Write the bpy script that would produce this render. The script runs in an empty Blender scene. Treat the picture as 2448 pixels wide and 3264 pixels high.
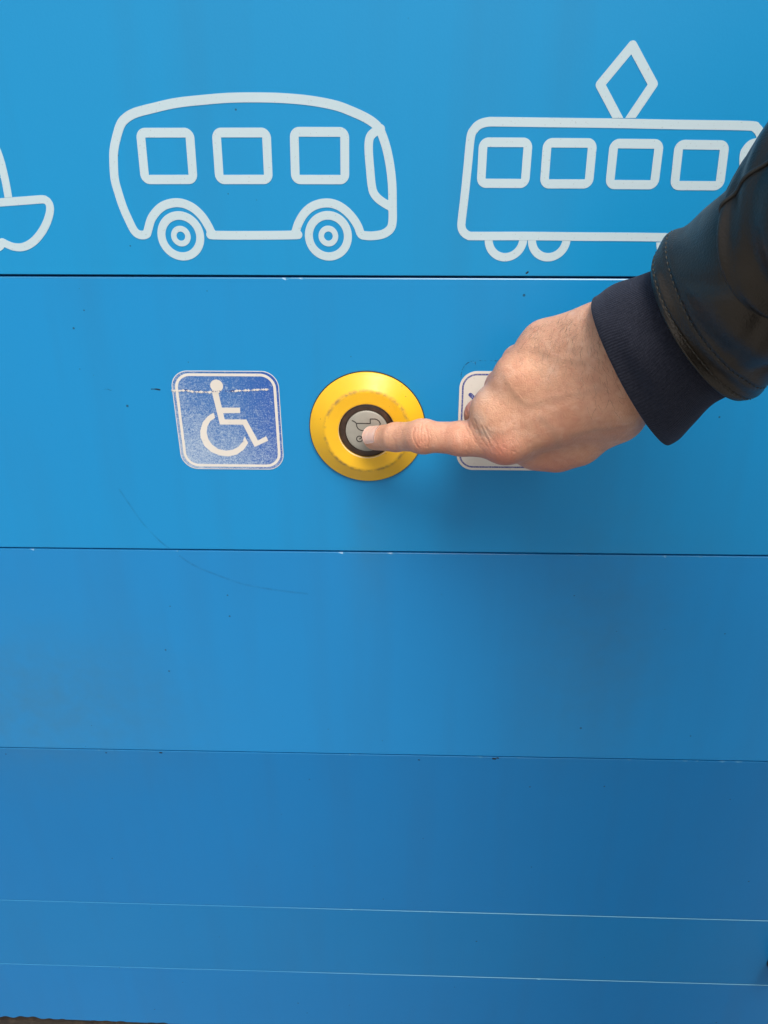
import bpy, math, random
import numpy as np
from mathutils import Vector, Euler

S = 0.001                      # all drawings below are in millimetres on the wall plane
scene = bpy.context.scene
col = scene.collection
R = math.radians

# ------------------------------------------------------------------ camera
cam_d = bpy.data.cameras.new('camera')
cam = bpy.data.objects.new('camera', cam_d)
col.objects.link(cam)
cam.location = (0.0261931, -0.4637781, 0.1724855)
cam.rotation_euler = Euler((1.1079842, 0.0044661, 0.0324008), 'XYZ')
cam_d.sensor_fit = 'VERTICAL'
cam_d.sensor_height = 24.0
cam_d.lens = 24.0 * 2505.34 / 3264.0
cam_d.clip_start = 0.01
cam_d.clip_end = 200
scene.camera = cam

# ------------------------------------------------------------------ world, sun, exposure
SUN_EL, SUN_AZ = 57.0, 20.0    # azimuth measured from straight out of the wall (-Y) towards +X
world = bpy.data.worlds.new('World')
scene.world = world
world.use_nodes = True
wn = world.node_tree.nodes
bg = wn['Background']
sky = wn.new('ShaderNodeTexSky')
sky.sky_type = 'NISHITA'
sky.sun_disc = False
sky.sun_elevation = R(SUN_EL)
sky.sun_rotation = R(180 - SUN_AZ)
sky.air_density = 1.0
sky.dust_density = 4.0
sky.ozone_density = 1.0
hs = wn.new('ShaderNodeHueSaturation')          # thin white cloud over the blue
hs.inputs['Saturation'].default_value = 0.4
world.node_tree.links.new(sky.outputs[0], hs.inputs['Color'])
world.node_tree.links.new(hs.outputs[0], bg.inputs[0])
bg.inputs[1].default_value = 0.08
sd = bpy.data.lights.new('sun', 'SUN')
sd.energy = 1.5
sd.angle = R(28)
sd.color = (1.0, 0.93, 0.84)
sun = bpy.data.objects.new('sun', sd)
col.objects.link(sun)
dirv = Vector((math.sin(R(SUN_AZ)) * math.cos(R(SUN_EL)), -math.cos(R(SUN_AZ)) * math.cos(R(SUN_EL)), math.sin(R(SUN_EL))))
sun.rotation_euler = dirv.to_track_quat('Z', 'Y').to_euler()
sun.location = dirv * 3
scene.view_settings.view_transform = 'Standard'
scene.view_settings.look = 'None'
scene.view_settings.gamma = 1
scene.view_settings.use_curve_mapping = False
scene.view_settings.exposure = 0.95

# ------------------------------------------------------------------ helpers
def srgb(r, g, b):
    f = lambda c: c / 12.92 if c <= 0.04045 else ((c + 0.055) / 1.055) ** 2.4
    return (f(r / 255), f(g / 255), f(b / 255), 1)

class Mat:
    def __init__(s, name, base=(.5, .5, .5, 1), rough=.5, spec=.5, metal=0):
        s.m = bpy.data.materials.new(name); s.m.use_nodes = True
        s.t = s.m.node_tree; s.b = s.t.nodes['Principled BSDF']
        s.b.inputs['Base Color'].default_value = base
        s.b.inputs['Roughness'].default_value = rough
        s.b.inputs['Specular IOR Level'].default_value = spec
        s.b.inputs['Metallic'].default_value = metal
    def n(s, typ, **kw):
        nd = s.t.nodes.new('ShaderNode' + typ)
        for k, v in kw.items(): setattr(nd, k, v)
        return nd
    def l(s, a, b): s.t.links.new(a, b)
    def coord(s, kind='Object', scale=(1, 1, 1), loc=(0, 0, 0)):
        c = s.n('TexCoord'); m = s.n('Mapping'); s.l(c.outputs[kind], m.inputs[0])
        m.inputs['Scale'].default_value = scale; m.inputs['Location'].default_value = loc
        return m.outputs[0]
    def noise(s, co, scale, detail=3, rough=.5, dist=0):
        nd = s.n('TexNoise'); s.l(co, nd.inputs['Vector'])
        nd.inputs['Scale'].default_value = scale; nd.inputs['Detail'].default_value = detail
        nd.inputs['Roughness'].default_value = rough; nd.inputs['Distortion'].default_value = dist
        return nd.outputs[0]
    def ramp(s, val, stops):
        r = s.n('ValToRGB'); s.l(val, r.inputs[0]); e = r.color_ramp.elements
        while len(e) < len(stops): e.new(.5)
        for i, (p, c) in enumerate(stops):
            e[i].position = p; e[i].color = c if len(c) == 4 else (*c, 1)
        return r.outputs[0]
    def rng(s, val, a, b, c, d):
        r = s.n('MapRange'); s.l(val, r.inputs[0])
        for i, v in enumerate((a, b, c, d)): r.inputs[i + 1].default_value = v
        return r.outputs[0]
    def math(s, op, a, b=None):
        m = s.n('Math', operation=op)
        for i, v in enumerate((a, b)):
            if v is None: continue
            if isinstance(v, (int, float)): m.inputs[i].default_value = v
            else: s.l(v, m.inputs[i])
        return m.outputs[0]
    def mix(s, fac, a, b, mode='MIX'):
        m = s.n('MixRGB', blend_type=mode)
        for i, v in enumerate((fac, a, b)):
            if isinstance(v, (int, float)): m.inputs[i].default_value = v
            elif isinstance(v, tuple): m.inputs[i].default_value = v if len(v) == 4 else (*v, 1)
            else: s.l(v, m.inputs[i])
        return m.outputs[0]
    def bump(s, h, strength=.3, dist=.001):
        b = s.n('Bump'); s.l(h, b.inputs['Height']); b.inputs['Strength'].default_value = strength
        b.inputs['Distance'].default_value = dist
        s.l(b.outputs[0], s.b.inputs['Normal']); return b
    def base(s, c): s.l(c, s.b.inputs['Base Color'])
    def rough(s, c): s.l(c, s.b.inputs['Roughness'])

def blob(mt, co, cx, cz, rx, rz, power=1.0):
    """soft spot in wall coordinates (metres), 1 at its centre"""
    sp = mt.n('SeparateXYZ'); mt.l(co, sp.inputs[0])
    dx = mt.math('DIVIDE', mt.math('SUBTRACT', sp.outputs[0], cx), rx)
    dz = mt.math('DIVIDE', mt.math('SUBTRACT', sp.outputs[2], cz), rz)
    d = mt.math('ADD', mt.math('MULTIPLY', dx, dx), mt.math('MULTIPLY', dz, dz))
    return mt.math('POWER', 2.718, mt.math('MULTIPLY', d, -power))

def mesh_obj(name, verts, faces, mat=None, parent=None, smooth=False):
    me = bpy.data.meshes.new(name)
    me.from_pydata([tuple(v) for v in verts], [], [tuple(f) for f in faces])
    me.update()
    if smooth: me.polygons.foreach_set('use_smooth', [True] * len(me.polygons))
    if mat: me.materials.append(mat.m)
    o = bpy.data.objects.new(name, me); col.objects.link(o)
    if parent: o.parent = parent
    return o

def empty(name, loc=(0, 0, 0)):
    o = bpy.data.objects.new(name, None); col.objects.link(o); o.location = loc
    o.empty_display_size = .01
    return o
def tag(o, label=None, cat=None, group=None, kind=None):
    if label: o['label'] = label
    if cat: o['category'] = cat
    if group: o['group'] = group
    if kind: o['kind'] = kind
    return o

# ---- 2-D distance functions (mm)
def d_poly(pts, closed=False):
    P = np.array(pts, float)
    if closed: P = np.vstack([P, P[:1]])
    def f(x, z):
        d = np.full(x.shape, 1e9)
        for (ax, az), (bx, bz) in zip(P[:-1], P[1:]):
            ux, uz = bx - ax, bz - az
            t = np.clip(((x - ax) * ux + (z - az) * uz) / (ux * ux + uz * uz + 1e-12), 0, 1)
            d = np.minimum(d, np.hypot(x - ax - t * ux, z - az - t * uz))
        return d
    return f
def smooth_pts(pts, closed=False, n=6):
    P = np.array(pts, float); N = len(P); out = []
    for i in range(N if closed else N - 1):
        if closed: p0, p1, p2, p3 = P[i - 1], P[i], P[(i + 1) % N], P[(i + 2) % N]
        else: p0, p1, p2, p3 = P[max(i - 1, 0)], P[i], P[i + 1], P[min(i + 2, N - 1)]
        for k in range(n):
            t = k / n
            out.append(.5 * ((2 * p1) + (-p0 + p2) * t + (2 * p0 - 5 * p1 + 4 * p2 - p3) * t * t + (-p0 + 3 * p1 - 3 * p2 + p3) * t ** 3))
    if not closed: out.append(P[-1])
    return out
def stroke(pts, w, closed=False, smooth=False):
    f = d_poly(smooth_pts(pts, closed) if smooth else pts, closed)
    return lambda x, z: f(x, z) - w / 2
def fill(pts):
    P = np.array(pts, float); f = d_poly(pts, True)
    def g(x, z):
        ins = np.zeros(x.shape, bool); j = len(P) - 1
        for i in range(len(P)):
            xi, zi = P[i]; xj, zj = P[j]
            c = ((zi > z) != (zj > z)) & (x < (xj - xi) * (z - zi) / (zj - zi + 1e-12) + xi)
            ins ^= c; j = i
        d = f(x, z); return np.where(ins, -d, d)
    return g
def rrect(cx, cz, w, h, r):
    def f(x, z):
        qx = np.abs(x - cx) - w / 2 + r; qz = np.abs(z - cz) - h / 2 + r
        return np.hypot(np.maximum(qx, 0), np.maximum(qz, 0)) + np.minimum(np.maximum(qx, qz), 0) - r
    return f
def disc(cx, cz, r): return lambda x, z: np.hypot(x - cx, z - cz) - r
def union(*fs): return lambda x, z: np.minimum.reduce([f(x, z) for f in fs])
def inter(*fs): return lambda x, z: np.maximum.reduce([f(x, z) for f in fs])
def minus(a, b): return lambda x, z: np.maximum(a(x, z), -b(x, z))
def ring2(cx, cz, r, w): return lambda x, z: np.abs(np.hypot(x - cx, z - cz) - r) - w / 2

def plate(name, f, box, res, y0, y1, mat, parent=None, shift=None):
    """solid of a 2-D outline: back at height y0, face at height y1 above the wall (mm)"""
    x0, z0, x1, z1 = box
    xs = np.arange(x0, x1 + res, res); zs = np.arange(z0, z1 + res, res)
    X, Z = np.meshgrid(xs + .0003, zs + .0007, indexing='ij')
    Cx, Cz = X[:-1, :-1] + res / 2, Z[:-1, :-1] + res / 2
    keep = f(Cx, Cz) < 0
    nz = len(zs)
    I, Jx = np.nonzero(keep)
    a = I * nz + Jx
    quads = np.stack([a, a + nz, a + nz + 1, a + 1], 1)
    used, inv = np.unique(quads, return_inverse=True); quads = inv.reshape(-1, 4)
    vx, vz = X.ravel()[used], Z.ravel()[used]
    E_ = np.concatenate([quads[:, [i, (i + 1) % 4]] for i in range(4)])
    key = np.sort(E_, 1); key = key[:, 0].astype(np.int64) * (len(used) + 1) + key[:, 1]
    u, idx, cnt = np.unique(key, return_index=True, return_counts=True)
    bd = E_[idx[cnt == 1]]
    bv = np.unique(bd)
    px, pz = vx[bv].copy(), vz[bv].copy(); e = .02
    for _ in range(4):
        d = f(px, pz)
        gx = (f(px + e, pz) - f(px - e, pz)) / (2 * e); gz = (f(px, pz + e) - f(px, pz - e)) / (2 * e)
        g2 = gx * gx + gz * gz + 1e-6
        sx = np.clip(d * gx / g2, -.6 * res, .6 * res); sz = np.clip(d * gz / g2, -.6 * res, .6 * res)
        px -= sx; pz -= sz
    vx[bv] = px; vz[bv] = pz
    n = len(used)
    top = np.stack([vx * S, np.full(n, -y1 * S), vz * S], 1)
    low = np.stack([vx[bv] * S, np.full(len(bv), -y0 * S), vz[bv] * S], 1)
    m = {int(v): n + i for i, v in enumerate(bv)}
    faces = quads.tolist() + [[int(b), int(a_), m[int(a_)], m[int(b)]] for a_, b in bd]
    return mesh_obj(name, np.vstack([top, low]), faces, mat, parent)

def box_mesh(x0, x1, y0, y1, z0, z1):
    v = [(x, y, z) for x in (x0, x1) for y in (y0, y1) for z in (z0, z1)]
    f = [(0, 1, 3, 2), (4, 6, 7, 5), (0, 4, 5, 1), (2, 3, 7, 6), (0, 2, 6, 4), (1, 5, 7, 3)]
    return v, f

# ------------------------------------------------------------------ materials
def wall_paint(name, base, dirt, seed):
    m = Mat(name, base, .34, .42)
    co = m.coord(loc=(seed, 0, 0)); raw = m.coord()
    big = m.noise(co, 5, 3, .55)
    st = m.coord(scale=(14, 1, 1.2), loc=(seed, 0, 0))
    streak = m.noise(st, 2.2, 3, .5)
    c = m.mix(m.rng(big, .35, .7, 0, .35), base, tuple(base[i] * .86 for i in range(3)))
    c = m.mix(m.rng(streak, .48, .75, 0, .32), c, tuple(base[i] * .75 + .01 for i in range(3)))
    # greyish handled grime patches
    g1 = blob(m, raw, .165, -.165, .055, .11)
    g2 = blob(m, raw, -.25, -.225, .10, .07)
    g3 = blob(m, raw, -.002, -.07, .014, .06)
    gr = m.math('ADD', m.math('ADD', m.math('MULTIPLY', g1, .2), m.math('MULTIPLY', g2, .30)), m.math('MULTIPLY', g3, .16))
    gn = m.math('MULTIPLY', gr, m.rng(m.noise(raw, 60, 4, .6), .3, .7, .6, 1.3))
    c = m.mix(gn, c, (.06, .14, .18))
    # fine specks of road dirt, thicker in some places
    v = m.n('TexVoronoi', feature='F1'); m.l(co, v.inputs['Vector']); v.inputs['Scale'].default_value = 120
    v.inputs['Randomness'].default_value = 1
    sz = m.n('SeparateColor'); m.l(v.outputs['Color'], sz.inputs[0])
    rad = m.rng(m.math('POWER', sz.outputs[0], 6), 0, 1, -.02, .105)
    sp = m.math('LESS_THAN', v.outputs['Distance'], rad)
    dens = m.math('GREATER_THAN', m.math('ADD', m.noise(co, 12, 2), m.math('MULTIPLY', sz.outputs[1], .3)), .56)
    c = m.mix(m.math('MULTIPLY', m.math('MULTIPLY', sp, dens), .75), c, (.012, .03, .05))
    grain = m.noise(co, 1500, 2, .6)
    c = m.mix(m.rng(grain, .3, .7, 0, .10), c, tuple(base[i] * .7 for i in range(3)))
    m.base(c)
    m.rough(m.rng(big, .3, .7, .36, .46))
    m.bump(m.noise(co, 700, 2, .5), .10, .0004)
    return m
M = {}
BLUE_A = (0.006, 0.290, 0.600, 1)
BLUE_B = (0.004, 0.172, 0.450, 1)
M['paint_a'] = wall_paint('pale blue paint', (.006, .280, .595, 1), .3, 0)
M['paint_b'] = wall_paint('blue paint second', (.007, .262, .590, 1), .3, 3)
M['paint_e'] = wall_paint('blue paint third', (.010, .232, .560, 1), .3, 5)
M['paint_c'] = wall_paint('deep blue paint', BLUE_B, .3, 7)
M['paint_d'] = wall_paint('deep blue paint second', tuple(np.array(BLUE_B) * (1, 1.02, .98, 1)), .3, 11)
M['gap'] = Mat('dark gap', (.004, .010, .022, 1), .7)
M['worn'] = Mat('worn panel edge', (.30, .48, .60, 1), .3)  # bevel colour: a little wear plus a painted-in reflection
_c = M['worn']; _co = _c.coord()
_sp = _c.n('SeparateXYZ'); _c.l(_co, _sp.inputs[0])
_f = _c.math('MULTIPLY', _c.rng(_sp.outputs[0], -.10, .12, .05, 1), _c.math('MAXIMUM', _c.math('LESS_THAN', _sp.outputs[2], -.4), _c.math('MULTIPLY', _c.math('GREATER_THAN', _sp.outputs[2], 0), .6)))  # reflection painted into the edge colour, brighter towards the right
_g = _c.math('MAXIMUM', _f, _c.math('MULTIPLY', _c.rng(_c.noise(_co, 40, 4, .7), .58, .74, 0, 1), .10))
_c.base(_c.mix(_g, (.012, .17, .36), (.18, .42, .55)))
M['rust'] = Mat('rusty brown sill', (.05, .03, .018, 1), .8)
_c = M['rust']; _co = _c.coord(); _c.base(_c.ramp(_c.noise(_co, 120, 5, .7), [(.3, (.012, .009, .008)), (.6, (.035, .024, .015)), (.85, (.11, .09, .07))]))
_c.bump(_c.noise(_co, 300, 4), .6, .002)
M['vinyl'] = Mat('pale reflective vinyl', (.60, .70, .72, 1), .42)
_c = M['vinyl']; _co = _c.coord()
_v = _c.noise(_co, 20, 3, .6); _w = _c.mix(_c.rng(_v, .35, .7, 0, .5), (.52, .655, .71), (.46, .59, .65))
_w = _c.mix(_c.rng(_c.noise(_co, 900, 2), .66, .72, 0, .55), _w, (.30, .38, .40))
_c.base(_w); _c.rough(_c.rng(_v, .3, .7, .38, .5))
M['white_film'] = Mat('aged white film', (.78, .73, .66, 1), .45)
_c = M['white_film']; _co = _c.coord()
_c.base(_c.mix(_c.rng(_c.noise(_co, 260, 4, .65), .62, .74, 0, .45), _c.mix(_c.rng(_c.noise(_co, 30, 3), .3, .7, 0, 1), (.78, .735, .67), (.72, .67, .60)), (.35, .33, .33)))
# faded blue print: worn white towards lower left, saturated at right
m = Mat('faded blue print', (.05, .14, .5, 1), .45)
co = m.coord(); cs = m.coord(scale=(1.0, 1, 1.0))
sp = m.n('SeparateXYZ'); m.l(co, sp.inputs[0])
fx = m.rng(sp.outputs[0], -.120, -.054, 0, 1); fz = m.rng(sp.outputs[2], -.029, .036, 0, 1)
big = m.noise(co, 45, 3, .5)
wear = m.math('ADD', m.math('MULTIPLY', m.math('SUBTRACT', .9, fz), .55), m.math('MULTIPLY', m.math('SUBTRACT', .75, fx), .42))
wear = m.math('ADD', wear, m.math('MULTIPLY', m.math('SUBTRACT', big, .5), .5))
fn = m.noise(co, 1100, 3, .65, 1.2); fn2 = m.noise(m.coord(scale=(1, 1, 5)), 300, 2, .6)
sc = m.math('ADD', m.math('MULTIPLY', m.math('SUBTRACT', fn, .5), 3.0), m.math('ADD', m.math('MULTIPLY', m.math('SUBTRACT', fn2, .5), .8), wear))
lightf = m.rng(sc, .10, 1.0, 0, .9)
deep = m.mix(m.rng(fx, .55, 1, 0, .8), (.035, .150, .43), (.012, .075, .40))
m.base(m.mix(lightf, deep, (.50, .60, .70))); m.bump(fn, .25, .0003)
M['blue_print'] = m
m = Mat('mottled blue border print', (.06, .08, .3, 1), .5)
co = m.coord(); m.base(m.mix(m.rng(m.noise(co, 1300, 3, .7), .45, .62, 0, .85), (.045, .06, .27), (.35, .36, .48)))
M['blue_border'] = m
M['torn'] = Mat('torn white backing', (.75, .70, .62, 1), .7)
m = Mat('yellow anodised plate', (.90, .50, .014, 1), .36, .5, .0)
co = m.coord(); raw = co
sp = m.n('SeparateXYZ'); m.l(raw, sp.inputs[0])
rr = m.math('SQRT', m.math('ADD', m.math('MULTIPLY', sp.outputs[0], sp.outputs[0]), m.math('MULTIPLY', sp.outputs[2], sp.outputs[2])))
n1 = m.noise(co, 220, 5, .7); n2 = m.noise(co, 55, 3, .6)
rd = m.math('SUBTRACT', 1.0, m.math('MINIMUM', m.math('DIVIDE', m.math('ABSOLUTE', m.math('SUBTRACT', rr, .0262)), .0017), 1.0))
dirt = m.math('MULTIPLY', rd, m.rng(m.math('ADD', m.math('MULTIPLY', n1, .6), m.math('MULTIPLY', n2, .4)), .40, .58, 0, .8))
c = m.mix(m.rng(n2, .35, .7, 0, .4), (.92, .52, .014), (.82, .42, .016))
c = m.mix(dirt, c, (.16, .11, .06))
v = m.n('TexVoronoi'); m.l(co, v.inputs['Vector']); v.inputs['Scale'].default_value = 420
sz = m.n('SeparateColor'); m.l(v.outputs['Color'], sz.inputs[0])
spk = m.math('LESS_THAN', v.outputs['Distance'], m.rng(m.math('POWER', sz.outputs[0], 6), 0, 1, -.04, .17))
c = m.mix(m.math('MULTIPLY', spk, .7), c, (.12, .07, .03))
m.base(c); m.rough(m.rng(n1, .3, .7, .32, .5)); m.bump(n1, .05, .0003)
m.b.inputs['Coat Weight'].default_value = .25; m.b.inputs['Coat Roughness'].default_value = .25
M['yellow'] = m
M['yellow_edge'] = Mat('pale bare plate edge', (.85, .62, .30, 1), .35)
M['grime'] = Mat('black grime seal', (.02, .018, .015, 1), .8)
m = Mat('smoky brown ring', (.035, .024, .018, 1), .28)
co = m.coord(); m.base(m.ramp(m.noise(co, 160, 4, .6), [(.3, (.024, .016, .012)), (.6, (.065, .036, .024)), (.8, (.13, .065, .03))]))
M['lens'] = m
m = Mat('grey button face', (.36, .34, .29, 1), .38)
co = m.coord(); m.base(m.mix(m.rng(m.noise(co, 90, 4, .6), .35, .7, 0, 1), (.37, .35, .30), (.30, .29, .25))); m.bump(m.noise(co, 800, 2), .06, .0003)
M['face'] = m
M['ink'] = Mat('engraved dark line', (.035, .028, .025, 1), .6)
m = Mat('grime residue line', (.01, .04, .09, 1), .7)
co = m.coord(); m.l(m.rng(m.noise(co, 500, 3, .7), .42, .6, 0, .8), m.b.inputs['Alpha']); M['residue'] = m
m = Mat('faint scuff', (.02, .12, .28, 1), .55)
co = m.coord(); m.l(m.rng(m.noise(co, 90, 3, .6), .35, .65, .02, .20), m.b.inputs['Alpha']); M['scuff'] = m
M['rubber'] = Mat('black rubber', (.012, .008, .01, 1), .5)
m = Mat('grey pavement', (.2, .2, .19, 1), .85)
co = m.coord(); m.base(m.ramp(m.noise(co, 25, 5, .6), [(.3, (.13, .13, .125)), (.7, (.27, .265, .25))])); m.bump(m.noise(co, 90, 4), .5, .004)
M['pavement'] = m

# ------------------------------------------------------------------ the ground and the wall
def ground():
    v, f = box_mesh(-30, 30, -60, 30, -1.2, -1.0)
    o = mesh_obj('pavement', v, f, M['pavement']); tag(o, kind='structure'); return o
ground()

wall = empty('panelled_wall', (0, 0, -1.0))
tag(wall, 'sky blue and deeper blue metal panelled wall with narrow horizontal seams', 'wall')
def child(o, par):
    o.parent = par
    o.matrix_parent_inverse = par.matrix_basis.inverted() if par.type == 'EMPTY' else o.matrix_parent_inverse
    return o
from mathutils import Matrix
def adopt(o, par):
    o.parent = par
    o.matrix_parent_inverse = Matrix.Translation(-Vector(par.location))
    return o

XE = 1150.0
def panel(name, ztl, ztr, zbl, zbr, mat, top_ch, bot_ch, yoff=0.0, chips=0, jag=0, seed=0, xa=-XE, xb=XE):
    """a board: profile swept along x, with a bevel on the top edge (catches the sky) and on the bottom one"""
    rnd = random.Random(seed)
    xs = sorted(set([round(x, 2) for x in np.arange(xa, xb + .1, 8.0)] + ([round(x, 2) for x in np.arange(-420, 420, 1.0)] if (chips or jag) else [])))
    prof = []
    verts, faces, mi = [], [], []
    nz1 = [rnd.uniform(0, 6.28) for _ in range(12)]
    chipc = [(rnd.uniform(-330, 330), rnd.uniform(.8, 4), rnd.uniform(.3, 1.1)) for _ in range(chips)]
    for x in xs:
        t = x / 400.0
        zt = (ztl + ztr) / 2 + (ztr - ztl) / 2 * max(-1.5, min(1.5, x / 200.0))
        zb = (zbl + zbr) / 2 + (zbr - zbl) / 2 * max(-1.5, min(1.5, x / 200.0))
        w = sum(math.sin(x / (9 + 7 * k) + nz1[k]) for k in range(6)) / 6
        ct = max(.08, top_ch * (1 + .12 * w))
        for cx, cw, ch in chipc:
            if abs(x - cx) < cw: ct += ch * (1 - abs(x - cx) / cw)
        cb = bot_ch
        if jag:
            q = sum(math.sin(x / (2.3 + 2.9 * k) + nz1[k]) for k in range(9)) / 4
            zb2 = zb + max(0, q) * jag * (1.3 if x < -300 else .7)
        else: zb2 = zb
        y = -yoff
        prof = [(y + 14, zt), (y + ct * .8, zt), (y, zt - ct), (y, zb2 + cb), (y + cb * .8, zb2), (y + 14, zb2)]
        verts += [(x * S, py * S, pz * S) for py, pz in prof]
    for i in range(len(xs) - 1):
        for k in range(5):
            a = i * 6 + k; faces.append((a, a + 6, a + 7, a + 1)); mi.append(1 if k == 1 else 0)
    faces.append(tuple(range(5, -1, -1))); mi.append(0)
    e = (len(xs) - 1) * 6; faces.append(tuple(range(e, e + 6))); mi.append(0)
    o = mesh_obj(name, verts, faces, mat)
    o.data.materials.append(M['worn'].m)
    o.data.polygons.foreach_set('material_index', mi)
    adopt(o, wall); return o

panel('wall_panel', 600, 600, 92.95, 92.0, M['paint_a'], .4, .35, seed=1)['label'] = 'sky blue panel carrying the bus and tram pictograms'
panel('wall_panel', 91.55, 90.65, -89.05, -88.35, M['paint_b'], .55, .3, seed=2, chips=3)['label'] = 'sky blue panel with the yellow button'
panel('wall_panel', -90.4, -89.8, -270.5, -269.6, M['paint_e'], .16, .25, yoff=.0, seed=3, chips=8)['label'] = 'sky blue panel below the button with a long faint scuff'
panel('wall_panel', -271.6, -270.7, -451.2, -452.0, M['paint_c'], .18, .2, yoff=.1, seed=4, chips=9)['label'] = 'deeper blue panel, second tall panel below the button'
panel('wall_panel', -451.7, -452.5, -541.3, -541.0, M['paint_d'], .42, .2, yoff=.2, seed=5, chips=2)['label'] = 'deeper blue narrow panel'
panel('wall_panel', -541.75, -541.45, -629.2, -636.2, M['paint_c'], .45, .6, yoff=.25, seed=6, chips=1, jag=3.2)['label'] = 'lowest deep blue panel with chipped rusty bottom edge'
v, f = box_mesh(-XE * S, XE * S, .0142, .06, -.66, .60)
adopt(mesh_obj('wall_backing', v, f, M['gap']), wall)
v, f = box_mesh(-XE * S, XE * S, .003, .0138, -.72, -.6372)
adopt(mesh_obj('sill', v, f, M['rust']), wall)
v, f = box_mesh(-XE * S, XE * S, .0602, .30, -1.0, .60)
adopt(mesh_obj('wall_core', v, f, M['gap']), wall)

def wall_line(name, pts, w, mat, smooth=True, h=.05, res=.35, var=None):
    P = np.array(smooth_pts(pts) if smooth else pts)
    f0 = d_poly(P)
    def f(x, z):
        ww = w
        if var: ww = w * (.55 + .45 * np.sin(x * .9 + z * .7) * np.sin(x * .33 + 1.3) + .35 * np.sin(z * 1.9))
        return f0(x, z) - ww / 2
    b = (P[:, 0].min() - w, P[:, 1].min() - w, P[:, 0].max() + w, P[:, 1].max() + w)
    return adopt(plate(name, f, b, res, .0, h, mat), wall)
wall_line('scuff_mark', [(-164.2, -44.5), (-153, -67.6), (-143, -82), (-137, -88)], 1.1, M['scuff'], res=.5)
wall_line('scuff_mark', [(-130, -94.5), (-122, -101), (-112.5, -106.1), (-98, -112.5), (-85, -117.1), (-64, -121), (-43.7, -123.6)], 1.5, M['scuff'], res=.5)
wall_line('glue_outline', [(57.2, 32.3), (57.4, 35.5), (57.9, 37.7), (59.3, 40.1), (61, 41.7), (62.8, 42.6), (64.5, 42.9)], .5, M['residue'], res=.15)
wall_line('glue_outline', [(68, 43.0), (72, 43.1), (78.0, 43.0), (85.6, 43.1)], .35, M['residue'], res=.12)
wall_line('paint_chip', [(63.9, 42.0), (66.7, 41.9)], .5, M['worn'], False, .07, .12, True)
wall_line('paint_chip', [(65.4, 42.2), (65.5, 40.7)], .35, M['residue'], False, .09, .12)
wall_line('paint_chip', [(92.0, 93.9), (92.8, 94.6)], .9, M['gap'], False, .05, .15)
wall_line('paint_chip', [(-163.5, 23.9), (-161, 24.0), (-158.5, 23.2)], .25, M['residue'], False, .05, .1)
wall_line('paint_chip', [(-133.3, 24.3), (-130.5, 24.2), (-128.2, 23.7)], 1.0, M['gap'], False, .05, .15, True)
wall_line('rust_spot', [(-300, -153.5), (-297, -155.5)], 2.0, M['scuff'], False, .05, .3)
for (x, z, w_) in [(-167.5, -272.9, 1.4), (94, -272.2, 1.8), (97, -271.4, 1.2), (-211, -274.2, .8), (36, -275, .9)]:
    wall_line('rust_spot', [(x, z), (x + w_, z - .2)], w_ * .8, M['gap'], False, .35, .2)

# ------------------------------------------------------------------ pictograms of cut vinyl
def pictogram_root(name, label, cat='pictogram', group='white outline pictograms of vehicles on the top panel'):
    o = empty(name); tag(o, label, cat, group); return o
V0, V1 = .0, .16
bus = pictogram_root('bus_pictogram', 'white outline drawing of a bus with three windows and two full wheels')
BUS = [(-136.4, 152.9), (-137.2, 144.1), (-136.2, 136.5), (-134.7, 129.2), (-132.6, 122.6), (-130.6, 117.5), (-128.7, 115.4), (-126.1, 114.7), (-123.5, 115.4), (-122.4, 117.5), (-119.3, 123.9), (-113.4, 129.4), (-106.9, 131.6), (-100.9, 131.4), (-95.3, 128.9), (-90.9, 124.6), (-87.9, 119.5), (-86.1, 115.7), (-83.2, 114.6), (-41.0, 114.7), (-39.1, 115.9), (-36.9, 121.0), (-33.4, 126.1), (-28.9, 129.6), (-23.5, 131.3), (-18.1, 131.3), (-12.8, 129.3), (-7.6, 125.0), (-3.9, 119.8), (-2.1, 115.4), (0.3, 114.4), (5.2, 114.3), (10.6, 115.3), (14.4, 117.9), (15.7, 122.0), (15.7, 130.0), (15.5, 139.9), (14.6, 148.6), (12.9, 157.2), (10.8, 163.7), (8.8, 167.9), (6.3, 170.6), (1.7, 173.4), (-5.4, 176.4), (-14.4, 179.4), (-27.6, 181.7), (-41.7, 182.9), (-54.9, 183.3), (-70.2, 183.2), (-85.6, 182.2), (-99.1, 180.9), (-111.8, 178.5), (-121.4, 176.3), (-127.0, 173.5), (-130.1, 170.3), (-133.1, 164.3), (-135.3, 158.6)]
BUSW = [(9.4, 168.2), (5.4, 166.2), (3.3, 163.3), (2.9, 157.2), (3.6, 147.7), (4.3, 140.5), (5.6, 136.2), (9.1, 132.7), (15.2, 129.2)]
plate('body_outline', union(stroke(BUS, 4.65, True, True), stroke(BUSW, 4.5, False, True)), (-145, 105, 25, 190), .4, V0, V1, M['vinyl'], bus)
def quad_window(q, par, w=4.7):
    q = np.array(q)
    k = 2.7; c = q.mean(0); v = q - c
    qs = c + v * (1 - k / np.abs(v).mean(0))
    big, small = fill(qs), fill(q)
    f = lambda x, z: np.maximum(big(x, z) - w / 2 - k, -(small(x, z) + w / 2))
    # outer corners a little rounder than the stroke alone gives
    plate('window', f, (q[:, 0].min() - 4, q[:, 1].min() - 4, q[:, 0].max() + 4, q[:, 1].max() + 4), .3, V0, V1, M['vinyl'], par)
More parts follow.
